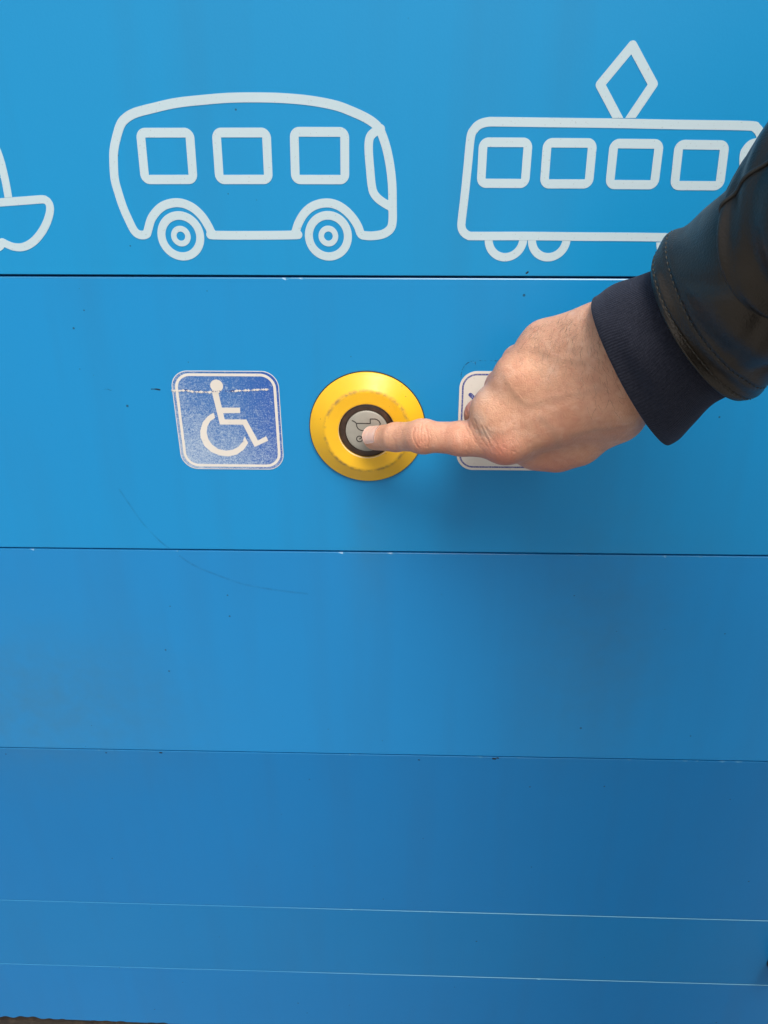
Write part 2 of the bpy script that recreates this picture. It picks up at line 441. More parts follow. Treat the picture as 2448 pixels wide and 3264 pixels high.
for q in [[(-119.6, 166.9), (-93.0, 166.8), (-93.7, 143.7), (-120.4, 143.7)], [(-78.6, 166.8), (-51.7, 166.7), (-52.2, 143.6), (-79.2, 143.6)], [(-36.8, 167.0), (-9.8, 166.8), (-10.3, 143.4), (-37.4, 143.5)]]:
    quad_window(q, bus)
for cx in (-104.1, -20.4):
    cz = 114.1
    w = plate('wheel', ring2(cx, cz, 11.0, 4.5), (cx - 15, cz - 15, cx + 15, cz + 15), .3, V0, V1, M['vinyl'], bus)
    plate('hub', ring2(cx, cz, 4.0, 3.1), (cx - 7, cz - 7, cx + 7, cz + 7), .25, V0, V1, M['vinyl'], w)
tram = pictogram_root('tram_pictogram', 'white outline drawing of a tram with a diamond pantograph on its roof')
TRAM = [(57.2, 164.0), (56.3, 151.1), (55.2, 135.2), (54.1, 122.5), (54.2, 118.6), (55.6, 116.0), (58.2, 114.4), (62.0, 114.1), (90.5, 114.1), (119.1, 113.8), (147.5, 113.6), (173.8, 113.2), (219.6, 112.0), (225.1, 114.3), (225.9, 120.7), (222.7, 132.9), (217.1, 148.7), (211.2, 160.2), (208.8, 164.8), (205.9, 167.8), (200.7, 168.9), (164.7, 169.6), (133.8, 170.3), (102.7, 170.8), (71.6, 171.3), (65.5, 171.2), (61.4, 170.0), (58.8, 167.6)]

TRWS = [(210.7, 161.1), (205.5, 160.4), (202.9, 157.8), (202.2, 154.5), (204.2, 144.8), (207.5, 134.9), (213.7, 130.4), (223.8, 127.8)]
plate('body_outline', union(stroke(TRAM, 4.5, True, True), stroke(TRWS, 4.4, False, True)), (45, 105, 235, 178), .4, V0, V1, M['vinyl'], tram)
plate('pantograph', inter(stroke([(139.1, 165), (122.6, 188.2), (136.7, 205.4), (149.6, 188.2), (135.3, 165)], 4.6), lambda x, z: 172.75 - z), (115, 168, 158, 212), .3, V0, V1, M['vinyl'], tram)
for q in [[(64.0, 161.6), (87.8, 161.4), (87.6, 141.2), (63.8, 141.4)], [(97.9, 161.2), (121.8, 161.0), (122.0, 140.9), (98.0, 141.0)], [(133.1, 160.7), (156.9, 160.4), (157.2, 140.4), (133.3, 140.6)], [(167.3, 160.1), (191.3, 159.7), (192.2, 139.8), (168.1, 140.0)]]:
    quad_window(q, tram, 4.6)
for cx, cz in [(79.2, 112.3), (103.3, 112.3), (174.6, 111.4), (198.7, 111.2)]:
    plate('wheel', inter(ring2(cx, cz, 9.6, 4.5), lambda x, z, t=(111.75 if cx < 150 else 110.7): z - t), (cx - 14, cz - 14, cx + 14, cz + 2), .3, V0, V1, M['vinyl'], tram)
boat = pictogram_root('boat_pictogram', 'white outline drawing of a boat hull, sail and wave, cut by the left picture edge')
plate('hull', union(stroke([(-330, 124.5), (-228.7, 130.4), (-204.1, 132.1), (-191.8, 132.9), (-180, 133.7), (-178.2, 133.5), (-176.9, 132.6), (-176.2, 131.2)] + smooth_pts([(-176.2, 131.2), (-176.2, 128.8), (-177.5, 125.2), (-180.1, 120.7), (-183.5, 116.4), (-188.1, 112.1), (-192.8, 109.3), (-197.1, 108.1), (-201.2, 108.3), (-204.6, 109.5), (-207.2, 110.9)]), 4.3),
                    stroke([(-207.2, 110.9), (-209.3, 108.7), (-212.2, 107.2), (-217.5, 106.2), (-225, 106.8), (-232, 110), (-238, 107.4), (-248, 106.4), (-262, 110), (-270, 107), (-290, 107), (-315, 113), (-330, 124.5)], 4.3)), (-340, 100, -168, 140), .4, V0, V1, M['vinyl'], boat)
plate('sail', inter(union(stroke([(-240, 215), (-222, 202), (-208, 182), (-201.8, 164.5), (-199.9, 159.3), (-198.9, 153.3), (-198.5, 145.8), (-198.5, 140.0), (-198.7, 133.7)], 4.3, False, True), stroke([(-240, 215), (-241, 120)], 4.3), stroke([(-240, 145), (-198.7, 145)], .1)), fill([(-250, 129.5 + 1.95), (-180, 135.9), (-180, 225), (-250, 225)])), (-250, 130, -190, 222), .4, V0, V1, M['vinyl'], boat)

# ------------------------------------------------------------------ wheelchair sign
ws = empty('wheelchair_sign'); tag(ws, 'faded blue square sticker with a white wheelchair user symbol, torn along the top', 'sign')
CX, CZ = -87.2, 3.4
plate('backing', rrect(CX, CZ, 66.4, 65.2, 10.6), (-122, -31, -52, 38), .4, 0, .18, M['white_film'], ws)
plate('blue_field', rrect(CX, CZ, 65.6, 64.4, 10.2), (-122, -31, -52, 38), .4, .18, .20, M['blue_print'], ws)
plate('border', lambda x, z: np.abs(rrect(CX + .1, CZ + .1, 60.9, 60.1, 8.8)(x, z)) - .85, (-122, -31, -52, 38), .25, .20, .24, M['white_film'], ws)
FIG = [(-95.9, 23.6), (-92.0, 23.6), (-90.6, 12.5), (-79.2, 12.6), (-79.4, 9.1), (-90.1, 8.9), (-89.6, 4.8), (-75.9, 4.8), (-69.7, -9.2), (-64.3, -6.3), (-63.1, -9.2), (-72.1, -13.6), (-78.3, 1.4), (-92.9, 1.4)]
SW = [(-96.1, 9.2), (-100.0, 6.8), (-103.6, 2.9), (-105.9, -2.9), (-106.1, -7.4), (-104.3, -13.2), (-100.3, -17.3), (-95.1, -19.6), (-89.6, -20.3), (-84.0, -18.9), (-79.4, -15.6), (-76.0, -11.0), (-77.9, -6.4), (-79.4, -10.1), (-82.5, -13.6), (-86.5, -15.7), (-90.9, -16.3), (-95.7, -15.2), (-99.3, -12.3), (-101.3, -8.6), (-101.9, -4.0), (-101.0, 0.0), (-98.7, 3.7), (-95.5, 5.8)]
plate('seated_figure', union(disc(-92.45, 26.6, 3.95), fill(FIG)), (-99, -16, -60, 32), .25, .20, .24, M['white_film'], ws)
plate('chair_wheel', fill(SW), (-108, -22, -74, 11), .25, .20, .24, M['white_film'], ws)
TEAR = [(-120.3, 23.5), (-116.8, 23.3), (-112.5, 23.6), (-107.3, 22.8), (-102.6, 22.6), (-98.3, 22.5), (-95.7, 22.6), (-89.8, 22.9), (-83.5, 23.1), (-79.2, 23.6), (-71.8, 23.9), (-66.5, 24.3), (-60.4, 24.5)]
_td = d_poly(TEAR)
plate('tear', lambda x, z: _td(x, z) - np.clip(.36 + .42 * np.sin(x * 1.7) * np.sin(x * .61 + 1) + .25 * np.sin(x * 4.3 + z * 6) - .8 * ((x > -91) & (x < -83.2)), -.3, 1), (-122, 20, -58, 27), .16, .24, .40, M['torn'], ws)
plate('tear_shadow', lambda x, z: _td(x, z - .25) - np.clip(.15 + .55 * np.sin(x * 1.1 + 2) * np.sin(x * .47) + .2 * np.sin(x * 5.1), -.3, .5) + 3 * (x < -115), (-120, 20, -82, 27), .16, .20, .30, Mat('dark torn print', (.01, .03, .16, 1), .5), ws)  # dark navy print marks along the tear

# ------------------------------------------------------------------ pram sign, mostly behind the hand
ps = empty('pram_sign'); tag(ps, 'cream square sticker with a thin blue border, mostly hidden behind the hand', 'sign')
PX, PZ = 89.1, 4.2
plate('backing', rrect(PX, PZ, 65.2, 64.8, 10.6), (55, -31, 123, 38), .4, 0, .2, M['white_film'], ps)
plate('border', lambda x, z: np.abs(rrect(PX, PZ, 61.0, 60.6, 8.4)(x, z)) - .52, (55, -31, 123, 38), .2, .2, .225, M['blue_border'], ps)
plate('pram_symbol', union(stroke([(63.4, 21.8), (69.5, 16)], 2.5), stroke([(69.5, 16), (90, 16), (90, 26), (98, 26), (106, 22), (109, 14), (106, 3), (98, -4), (84, -4), (75, 2), (70, 14)], 2.5),
      stroke([(86, -4), (98, -14)], 2.2), stroke([(98, -4), (82, -14)], 2.2), ring2(79, -17, 4, 2), ring2(101, -17, 4, 2)), (60, -24, 114, 30), .25, .2, .225, M['blue_border'], ps)

# ------------------------------------------------------------------ yellow request button
btn = empty('door_button'); tag(btn, 'round yellow push button plate with grey centre showing a pram, pressed by a finger', 'button')
def lathe(name, prof, mat, parent, seg=144, cx=0, cz=0, smooth=True, mats=None):
    verts, faces = [], []
    for r, h in prof:
        for k in range(seg):
            a = 2 * math.pi * k / seg
            verts.append(((cx + r * math.cos(a)) * S, -h * S, (cz + r * math.sin(a)) * S))
    for i in range(len(prof) - 1):
        for k in range(seg):
            a, b = i * seg + k, i * seg + (k + 1) % seg
            faces.append((a, b, b + seg, a + seg))
    o = mesh_obj(name, verts, faces, mat, parent, smooth); return o
def rim(prof0, prof1, n, h=lambda t: 0):
    return [(prof0[0] + (prof1[0] - prof0[0]) * i / n, prof0[1] + (prof1[1] - prof0[1]) * i / n + h(i / n)) for i in range(n + 1)]
lathe('seal', [(36.5, 0), (36.45, .5), (36.2, .7), (35.0, .7)], M['grime'], btn)
prof = [(35.95, .3), (35.98, 1.3)] + [(35.8, 1.75), (35.5, 2.0)] + rim((35.0, 2.25), (27.2, 7.1), 12) + [(26.6, 7.45), (26.0, 7.72), (25.4, 7.83), (24.8, 7.83)] + rim((24.2, 7.78), (18.2, 7.25), 6) + [(17.8, 7.18), (17.55, 6.95), (17.5, 6.5), (17.5, 3.0)]
lathe('cover_plate', prof, M['yellow'], btn)
lathe('plate_rim', [(17.78, 7.26), (17.6, 7.12), (17.42, 6.8), (17.4, 6.2)], M['yellow_edge'], btn)
lathe('smoked_ring', [(17.38, 5.2), (17.2, 5.6), (16.8, 5.9), (14.2, 6.1), (13.5, 6.0), (13.25, 5.7), (13.2, 4.5)], M['lens'], btn)
fc = lathe('push_face', [(13.15, 4.5), (13.15, 6.5), (13.0, 6.85), (12.6, 7.0), (8, 7.06), (4, 7.08), (.01, 7.09)], M['face'], btn)
IC = union(stroke([(-8.9, 7.0), (-8.2, 6.8), (-7.4, 6.3), (-6.3, 5.3), (2.2, 5.25), (2.2, 8.2), (5.1, 8.2), (6.4, 7.8), (7.5, 7.0), (8.4, 5.3)], .6), stroke([(-6.3, 5.3), (-6.2, 3.5), (-5.6, 2.1), (-4.6, 1.2), (-3.1, .6), (4.2, .6), (6.2, 1.4), (7.8, 3.2), (8.4, 5.3)], .6), stroke([(-4.6, -4.9), (-.8, -2.4), (3.2, .6)], .6), stroke([(-2.0, .6), (3.5, -3.9), (5.6, -4.9)], .6), ring2(-4.6, -4.9, 1.85, .6), ring2(5.8, -4.9, 1.85, .6))
plate('pram_symbol', IC, (-10, -8, 10, 10), .14, 7.02, 7.15, M['ink'], fc)
for a in (92,):
    pass

# ------------------------------------------------------------------ rubber bumper, at the right picture edge
bp = empty('rubber_bumper', (.366, 0, -.508)); tag(bp, 'small black rubber bumper low on the wall at the right edge', 'bumper')
b1 = lathe('bumper_dome', [(10, -.0), (9.8, 6), (9.2, 13), (8, 17), (6, 19.5), (3, 21), (.01, 21.4)], M['rubber'], bp, seg=48)
b2 = lathe('base_washer', [(12.5, 0), (12.4, 1.2), (12.0, 1.5), (9.0, 1.5)], M['gap'], bp, seg=48)

# ------------------------------------------------------------------ the person: hand, cuff, leather sleeve
HJ = {'i_tip': (5.5, -15.5, -1.2), 'i_dip': (18.4, -30.0, 5.3), 'i_pip': (34.0, -44.0, 11.2), 'i_mid': (55.1, -54.0, 14.0), 'i_mcp': (78.7, -62.0, 16.5), 'm_mcp': (74.1, -58.0, 31.2), 'm_pip': (67.7, -34.0, 20.9), 'm_dip': (81.0, -24.0, 8.1), 'm_tip': (97.3, -26.0, 9.0), 'r_mcp': (84.9, -60.0, 50.6), 'r_pip': (78.4, -32.0, 37.5), 'r_dip': (95.1, -22.0, 21.1), 'r_tip': (110.9, -26.0, 20.7), 'p_mcp': (97.0, -56.0, 66.3), 'p_pip': (86.2, -32.0, 52.0), 'p_dip': (104.2, -24.0, 38.8), 'p_tip': (117.6, -30.0, 37.1), 't_cmc': (134.5, -66.0, 33.0), 't_mcp': (109.1, -50.0, 7.8), 't_ip': (98.6, -36.0, -0.9), 't_tip': (85.1, -26.0, -1.0), 'w_i': (130.3, -80.0, 47.6), 'w_m': (129.5, -82.0, 56.6), 'w_r': (126.1, -80.0, 68.7), 'w_p': (120.8, -75.0, 77.6), 'f_a': (149.9, -88.0, 72.5), 'f_b': (168.7, -104.0, 99.6), 't_pad': (118.4, -56.0, 13.4), 'web': (96.2, -50.0, 4.8), 'palm_a': (86.4, -44.0, 28.6), 'palm_b': (117.7, -58.0, 51.0), 'palm_c': (104.6, -52.0, 61.0), 'ulna': (118.1, -76.0, 78.6)}
CREASES = [([(56.8, 29.3), (57.9, 26.3), (58.6, 23.5)], 0.55, 0.55), ([(61.0, 29.4), (62.8, 25.3), (64.3, 20.8)], 0.25, 0.4), ([(58.3, 30.4), (59.8, 27.0), (61.2, 23.9)], 0.2, 0.45), ([(64.6, 27.3), (66.8, 22.5), (68.9, 18.8)], 0.28, 0.45), ([(62.9, 22.2), (65.3, 19.1), (68.4, 16.0)], 0.2, 0.4), ([(66.6, 26.7), (70.0, 21.9), (72.8, 19.1)], 0.22, 0.45), ([(59.7, 22.5), (61.8, 19.0), (64.5, 15.9)], 0.2, 0.4), ([(68.2, 26.0), (70.6, 22.9), (72.1, 20.2)], 0.18, 0.4), ([(70.1, 20.8), (72.9, 17.4), (75.3, 14.6)], 0.18, 0.45), ([(61.1, 18.7), (63.9, 15.2), (67.3, 12.8)], 0.15, 0.4), ([(56.6, 25.2), (57.4, 22.1), (58.8, 19.4)], 0.15, 0.4), ([(29.4, 18.0), (28.4, 15.3), (29.4, 11.2), (31.4, 8.5)], 0.35, 0.5), ([(31.2, 20.0), (30.7, 15.3), (31.7, 10.6)], 0.22, 0.4), ([(33.4, 20.7), (32.8, 18.0), (32.6, 14.6), (33.3, 11.3)], 0.28, 0.4), ([(35.3, 20.1), (36.3, 16.7), (37.1, 12.6), (36.5, 9.2)], 0.3, 0.5), ([(34.4, 18.0), (34.6, 14.7), (35.1, 11.3)], 0.18, 0.35), ([(37.6, 18.1), (38.4, 14.0), (38.1, 10.6)], 0.18, 0.4), ([(14.8, 18.9), (14.5, 15.9), (15.4, 12.5)], 0.2, 0.4), ([(17.6, 20.6), (18.0, 17.2), (17.6, 13.9)], 0.2, 0.5), ([(19.2, 19.9), (19.9, 16.6), (19.6, 13.2)], 0.15, 0.4)]
RIDGES = [([(65.5, 25.5), (76.8, 27.9), (93.9, 37.2), (113.8, 51.8), (127.5, 60.5)], 0.9, 2.2), ([(65.4, 47.1), (75.7, 53.2), (91.9, 61.4), (111.9, 70.0)], 0.8, 2.3), ([(71.8, 64.5), (76.9, 66.7), (91.2, 69.9), (109.1, 76.3)], 0.6, 2.2), ([(74.5, 55.9), (80.4, 47.2), (87.1, 42.7), (96.3, 47.3), (107.5, 51.7), (117.4, 57.2)], 0.55, 1.3), ([(109.7, 29.3), (120.0, 33.9), (130.4, 36.3)], 0.5, 1.3), ([(78.0, 65.6), (87.1, 68.8), (99.7, 67.8), (109.9, 68.9)], 0.4, 1.3), ([(93.9, 37.2), (101.1, 29.2), (104.2, 18.7)], 0.35, 1.5)]
CUFF = [((111.3, -88.0, 95.9), (160.6, -80.0, 26.9), 30), ((114.6, -89.0, 97.8), (165.0, -82.0, 31.5), 31), ((120.3, -91.0, 101.1), (169.8, -85.0, 42.0), 33), ((127.9, -93.0, 105.0), (175.0, -90.0, 51.8), 30), ((135.6, -96.0, 109.7), (182.0, -95.0, 58.6), 27), ((143.2, -101.0, 117.9), (186.3, -101.0, 69.5), 26)]
SLEEVE_LOWER = [((134.4, -98.0, 115.0), (189.1, -97.0, 58.5), 33), ((135.6, -100.0, 120.7), (192.8, -99.0, 62.9), 33), ((140.2, -104.0, 127.2), (196.6, -104.0, 72.6), 37), ((147.4, -112.0, 135.9), (203.3, -112.0, 83.4), 42), ((156.2, -119.0, 147.3), (209.9, -120.0, 101.6), 42)]
SLEEVE_UPPER = [((155.8, -119.0, 147.5), (209.9, -119.0, 101.7), 40), ((154.5, -123.0, 152.7), (209.7, -123.0, 106.7), 42), ((154.3, -130.0, 160.8), (210.5, -130.0, 115.0), 46), ((158.3, -142.0, 171.5), (220.1, -142.0, 122.9), 48), ((163.7, -162.0, 184.1), (232.2, -162.0, 130.4), 49), ((164.0, -195.0, 196.2), (234.8, -195.0, 143.5), 50)]

def V3(k): return np.array(HJ[k], float)
def smin(a, b, k):
    h = np.clip(.5 + .5 * (b - a) / k, 0, 1)
    return b + (a - b) * h - k * h * (1 - h)
def cone(P, a, b, ra, rb, flat=None):
    ab = b - a; t = np.clip(((P - a) @ ab) / (ab @ ab), 0, 1)
    t = t.astype(np.float32)
    d = P - a - t[:, None] * ab
    return np.sqrt((d * d).sum(1)) - (ra + (rb - ra) * t)
PALM = [('i_mcp', 'w_i', 11.8, 15.0), ('m_mcp', 'w_m', 10.2, 15.5), ('r_mcp', 'w_r', 11.5, 15), ('p_mcp', 'w_p', 10.5, 13),
        ('palm_a', 'palm_b', 13, 17), ('palm_c', 'w_r', 12, 15), ('i_mcp', 'm_mcp', 10.5, 11.2), ('m_mcp', 'r_mcp', 11, 10.8), ('r_mcp', 'p_mcp', 10.5, 10), ('p_mcp', 'ulna', 10, 13)]
def hand_sdf(P):
    P = P.astype(np.float32)
    d = None
    for a, b, ra, rb in PALM:
        c = cone(P, V3(a), V3(b), ra, rb)
        d = c if d is None else smin(d, c, 10.0)
    for a, b, ra, rb in [('w_i', 'f_a', 16, 17), ('w_r', 'f_a', 14, 17), ('w_p', 'f_a', 12, 15), ('f_a', 'f_b', 22, 27)]:
        d = smin(d, cone(P, V3(a), V3(b), ra, rb), 8.0)
    # thumb
    t = cone(P, V3('t_cmc'), V3('t_mcp'), 15.5, 12.5)
    t = smin(t, cone(P, V3('t_pad'), V3('t_mcp'), 13, 12.5), 7)
    t = smin(t, cone(P, V3('t_mcp'), V3('t_ip'), 11.5, 10), 5)
    t = smin(t, cone(P, V3('t_ip'), V3('t_tip'), 9.5, 8.5), 3)
    t = smin(t, cone(P, V3('web'), V3('palm_a'), 10, 11), 6)
    d = smin(d, t, 15.0)
    for s, r in (('m', 9.8), ('r', 9.4), ('p', 8.4)):
        g = cone(P, V3(s + '_mcp'), V3(s + '_pip'), r + 1.2, r)
        g = smin(g, cone(P, V3(s + '_pip'), V3(s + '_dip'), r, r - 1.2), 2.5)
        g = smin(g, cone(P, V3(s + '_dip'), V3(s + '_tip'), r - 1.2, r - 1.8), 2.5)
        d = smin(d, g, 7.0)
    g = cone(P, V3('i_tip'), V3('i_dip'), 7.6, 8.3)
    g = smin(g, cone(P, V3('i_dip'), V3('i_pip'), 8.3, 9.0), 2.5)
    g = smin(g, cone(P, V3('i_pip'), V3('i_pip') + np.array([.5, .1, .1]), 9.5, 9.5), 4)
    g = smin(g, cone(P, V3('i_pip'), V3('i_mid'), 8.8, 9.3), 2.5)
    g = smin(g, cone(P, V3('i_mid'), V3('i_mcp'), 9.4, 11), 3)
    return smin(d, g, 4.0)

def surface_nets(fn, lo, hi, h):
    ax = [np.arange(lo[i], hi[i] + h, h) for i in range(3)]
    n = [len(a) for a in ax]
    G = np.empty(n, np.float32)
    YZ = np.stack(np.meshgrid(ax[1], ax[2], indexing='ij'), -1).reshape(-1, 2)
    for i0 in range(0, n[0], 16):
        xs = ax[0][i0:i0 + 16]
        P = np.empty((len(xs) * len(YZ), 3), np.float32)
        P[:, 0] = np.repeat(xs, len(YZ)); P[:, 1:] = np.tile(YZ, (len(xs), 1))
        G[i0:i0 + 16] = fn(P).reshape(len(xs), n[1], n[2])
    ins = G < 0
    c = np.zeros([k - 1 for k in n], np.int8)
    for dx in (0, 1):
        for dy in (0, 1):
            for dz in (0, 1):
                c += ins[dx:n[0] - 1 + dx, dy:n[1] - 1 + dy, dz:n[2] - 1 + dz]
    act = (c > 0) & (c < 8)
    idx = -np.ones(c.shape, np.int64); I = np.argwhere(act); idx[act] = np.arange(len(I))
    acc = np.zeros((len(I), 3)); cnt = np.zeros(len(I))
    cs = [(0, 0, 0), (1, 0, 0), (0, 1, 0), (0, 0, 1), (1, 1, 0), (1, 0, 1), (0, 1, 1), (1, 1, 1)]
    for a in cs:
        for b in cs:
            if sum(b) - sum(a) == 1 and all(q >= p_ for p_, q in zip(a, b)):
                A = I + a; B = I + b
                ga = G[A[:, 0], A[:, 1], A[:, 2]]; gb = G[B[:, 0], B[:, 1], B[:, 2]]
                m_ = (ga < 0) != (gb < 0)
                t = np.where(m_, ga / (ga - gb + 1e-12), 0)
                pt = np.array(a) + t[:, None] * (np.array(b) - np.array(a))
                acc[m_] += pt[m_]; cnt[m_] += 1
    V = (I + acc / cnt[:, None]) * h + np.array(lo)
    F = []
    for d in range(3):
        u, w = (d + 1) % 3, (d + 2) % 3
        sl0 = [slice(None)] * 3; sl1 = [slice(None)] * 3; sl0[d] = slice(0, -1); sl1[d] = slice(1, None)
        a, b = ins[tuple(sl0)], ins[tuple(sl1)]
        E_ = np.argwhere(a != b)
        E_ = E_[(E_[:, u] > 0) & (E_[:, w] > 0) & (E_[:, u] < n[u] - 1) & (E_[:, w] < n[w] - 1)]
        fl = a[E_[:, 0], E_[:, 1], E_[:, 2]]
        du = np.zeros(3, int); du[u] = 1; dw = np.zeros(3, int); dw[w] = 1
        q = [E_ - du - dw, E_ - dw, E_, E_ - du]
        q = np.stack([idx[t[:, 0], t[:, 1], t[:, 2]] for t in q], 1)
        q = np.where(fl[:, None], q, q[:, ::-1]); F.append(q[(q >= 0).all(1)])
    return V, np.vstack(F)

def seg_dist2(x, z, pts):
    return d_poly(smooth_pts(pts, n=5))(x, z)

person = empty('person', (.35, -.45, -1.0))
tag(person, 'person in a black leather jacket with navy knit cuff pressing the yellow button', 'person')

# skin: one continuous surface
HV, HF = surface_nets(hand_sdf, (-6, -138, -28), (178, -4, 130), 1.15)
me = bpy.data.meshes.new('tmp'); me.from_pydata(HV.tolist(), [], HF.tolist()); me.update()
tmp = bpy.data.objects.new('tmp', me); col.objects.link(tmp)
md = tmp.modifiers.new('s', 'SUBSURF'); md.levels = 1; md.render_levels = 1
dg = bpy.context.evaluated_depsgraph_get()
ev = bpy.data.meshes.new_from_object(tmp.evaluated_get(dg))
bpy.data.objects.remove(tmp)
nv = len(ev.vertices)
cv = np.empty(nv * 3, np.float32); ev.vertices.foreach_get('co', cv); cv = cv.reshape(-1, 3).astype(np.float64)
nr = np.empty(nv * 3, np.float32); ev.vertices.foreach_get('normal', nr); nr = nr.reshape(-1, 3).astype(np.float64)
front = np.clip(-nr[:, 1] * 1.6 + .25, 0, 1)
X_, Z_, Y_ = cv[:, 0], cv[:, 2], cv[:, 1]
disp = np.zeros(nv)
for pts, dep, w in CREASES:
    d = seg_dist2(X_, Z_, pts)
    dep = dep * (.6 if pts[0][0] < 45 else .75)
    disp -= dep * np.exp(-(d / w) ** 2) * front
    disp += dep * .35 * np.exp(-((d - 2.2 * w) / (1.2 * w)) ** 2) * front
_r = np.random.RandomState(8)
for _ in range(46):
    x0, z0 = _r.uniform(58, 82), _r.uniform(8, 34); a0 = math.atan2(-.85, .5) + _r.normal() * .25; L0 = _r.uniform(3, 9)
    pts = [(x0 + math.cos(a0) * L0 * k / 3 + _r.normal() * .3, z0 + math.sin(a0) * L0 * k / 3 + _r.normal() * .3) for k in range(4)]
    d = seg_dist2(X_, Z_, pts); disp -= _r.uniform(.05, .13) * np.exp(-(d / .45) ** 2) * front
for pts, hh, w in RIDGES:
    d = seg_dist2(X_, Z_, pts)
    disp += .32 * hh * np.exp(-(d / (w * 1.25)) ** 2) * front
# knuckle bumps and hollows between them
for k, hh, w in (('i_mcp', .7, 8), ('m_mcp', .2, 8), ('r_mcp', .5, 7), ('p_mcp', .4, 6)):
    c = V3(k); disp += hh * np.exp(-((X_ - c[0]) ** 2 + (Z_ - c[2]) ** 2) / w ** 2) * front
# low frequency unevenness + a fine skin grain that runs along the hand
def wob(P, f, s):
    r = np.random.RandomState(s); o = np.zeros(len(P))
    for _ in range(10):
        k = r.normal(size=3); k *= f / np.linalg.norm(k) * r.uniform(.6, 1.5)
        o += np.sin(P @ k + r.uniform(0, 6.28))
    return o / 10
disp += .45 * wob(cv, .16, 1) + .14 * wob(cv, .55, 2) + .05 * wob(cv, 1.6, 3)
cv2 = cv + nr * disp[:, None]
ev.vertices.foreach_set('co', (cv2 * S).astype(np.float32).ravel())
# natural redness of the joints
red = np.zeros(nv)
def spot(c, r, a):
    global red
    red = np.maximum(red, a * np.exp(-((cv - np.array(c)) ** 2).sum(1) / r ** 2))
spot(V3('i_tip'), 9, .55); spot(V3('i_pip') + (0, -7, -2), 9, .65); spot(V3('i_dip') + (0, -6, -3), 6, .35)
spot(V3('i_mcp') + (-3, -9, -4), 12, 1.0); spot(V3('m_pip') + (-4, -2, 4), 14, .95); spot(V3('r_pip') + (-5, -4, 3), 11, .7); spot(V3('p_pip') + (-6, -6, 4), 9, .45)
spot(V3('t_mcp') + (-4, -6, -10), 20, .8); spot(V3('i_mid') + (0, -2, -9), 17, .7); spot(V3('i_tip') + (6, 2, -5), 9, .6); spot((110, -85, 24), 20, .35)
pale = np.zeros(nv)
for c, r, a in (((63, -69, 30.5), 3.5, .5), ((66.5, -72, 24.0), 3.2, .75), ((65, -72, 44), 4, .45)):
    pale = np.maximum(pale, a * np.exp(-((X_ - c[0]) ** 2 + (Z_ - c[2]) ** 2) / r ** 2))
vein = np.zeros(nv)
for pts, hh, w in RIDGES[3:]:
    vein = np.maximum(vein, np.exp(-((seg_dist2(X_, Z_ + 1.2, pts)) / 2.2) ** 2) * front)
crs = np.zeros(nv)
for pts, dep, w in CREASES:
    crs = np.maximum(crs, np.clip(dep * 2.2, 0, 1) * np.exp(-(seg_dist2(X_, Z_, pts) / (w * .8)) ** 2) * front)
at = ev.color_attributes.new('skin', 'FLOAT_COLOR', 'POINT')
at.data.foreach_set('color', np.stack([red, pale, vein, crs], 1).astype(np.float32).ravel())
ev.polygons.foreach_set('use_smooth', [True] * len(ev.polygons))

m = Mat('skin', (.55, .32, .21, 1), .48, .4)
a = m.n('Attribute', attribute_name='skin'); sc_ = m.n('SeparateColor'); m.l(a.outputs['Color'], sc_.inputs[0])
co = m.coord()
c = m.mix(m.rng(m.noise(co, 45, 4, .6), .3, .7, 0, 1), (.78, .445, .29), (.66, .325, .20))
c = m.mix(m.rng(m.noise(co, 230, 4, .65), .45, .70, 0, .45), c, (.58, .25, .165))
c = m.mix(m.rng(m.noise(co, 120, 3, .6, .5), .52, .72, 0, .40), c, (.86, .57, .42))
c = m.mix(m.math('MULTIPLY', sc_.outputs[0], .85), c, (.58, .20, .135))
c = m.mix(m.math('MULTIPLY', sc_.outputs[1], .8), c, (.85, .62, .46))
c = m.mix(m.math('MULTIPLY', sc_.outputs[2], .35), c, (.52, .30, .20))
c = m.mix(m.math('MULTIPLY', a.outputs['Alpha'], .6), c, (.40, .15, .09))
m.base(c); m.rough(m.rng(m.noise(co, 500, 2), .3, .7, .42, .58))
m.b.inputs['Subsurface Weight'].default_value = .14
m.b.inputs['Subsurface Radius'].default_value = (1, .35, .18)
m.b.inputs['Subsurface Scale'].default_value = .0035
v = m.n('TexVoronoi'); mp = m.coord(scale=(1, 1, 1.0)); m.l(mp, v.inputs['Vector']); v.inputs['Scale'].default_value = 900
v2 = m.n('TexVoronoi', feature='DISTANCE_TO_EDGE'); m.l(m.coord(scale=(1.0, 1, 1.5)), v2.inputs['Vector']); v2.inputs['Scale'].default_value = 620
v3 = m.n('TexVoronoi', feature='DISTANCE_TO_EDGE'); m.l(m.coord(scale=(1.6, 1, .6)), v3.inputs['Vector']); v3.inputs['Scale'].default_value = 260
hh = m.math('ADD', m.math('MINIMUM', m.math('MULTIPLY', v2.outputs['Distance'], 3.0), .6), m.math('MULTIPLY', m.math('MINIMUM', m.math('MULTIPLY', v3.outputs['Distance'], 6.0), .6), 1.3))
m.bump(m.math('ADD', hh, m.math('MULTIPLY', m.noise(co, 420, 4, .65), 1.2)), .28, .0006)
M['skin'] = m
ev.materials.clear(); ev.materials.append(m.m); ev.name = 'body'
body = bpy.data.objects.new('body', ev); col.objects.link(body); adopt(body, person)

def surf_pt(origin, dirn):
    """first point outside the hand along a ray from inside"""
    t = np.linspace(0, 16, 161); P = origin + t[:, None] * dirn
    d = hand_sdf(P.astype(np.float32))
    k = int(np.argmax(d > 0)); return P[k]

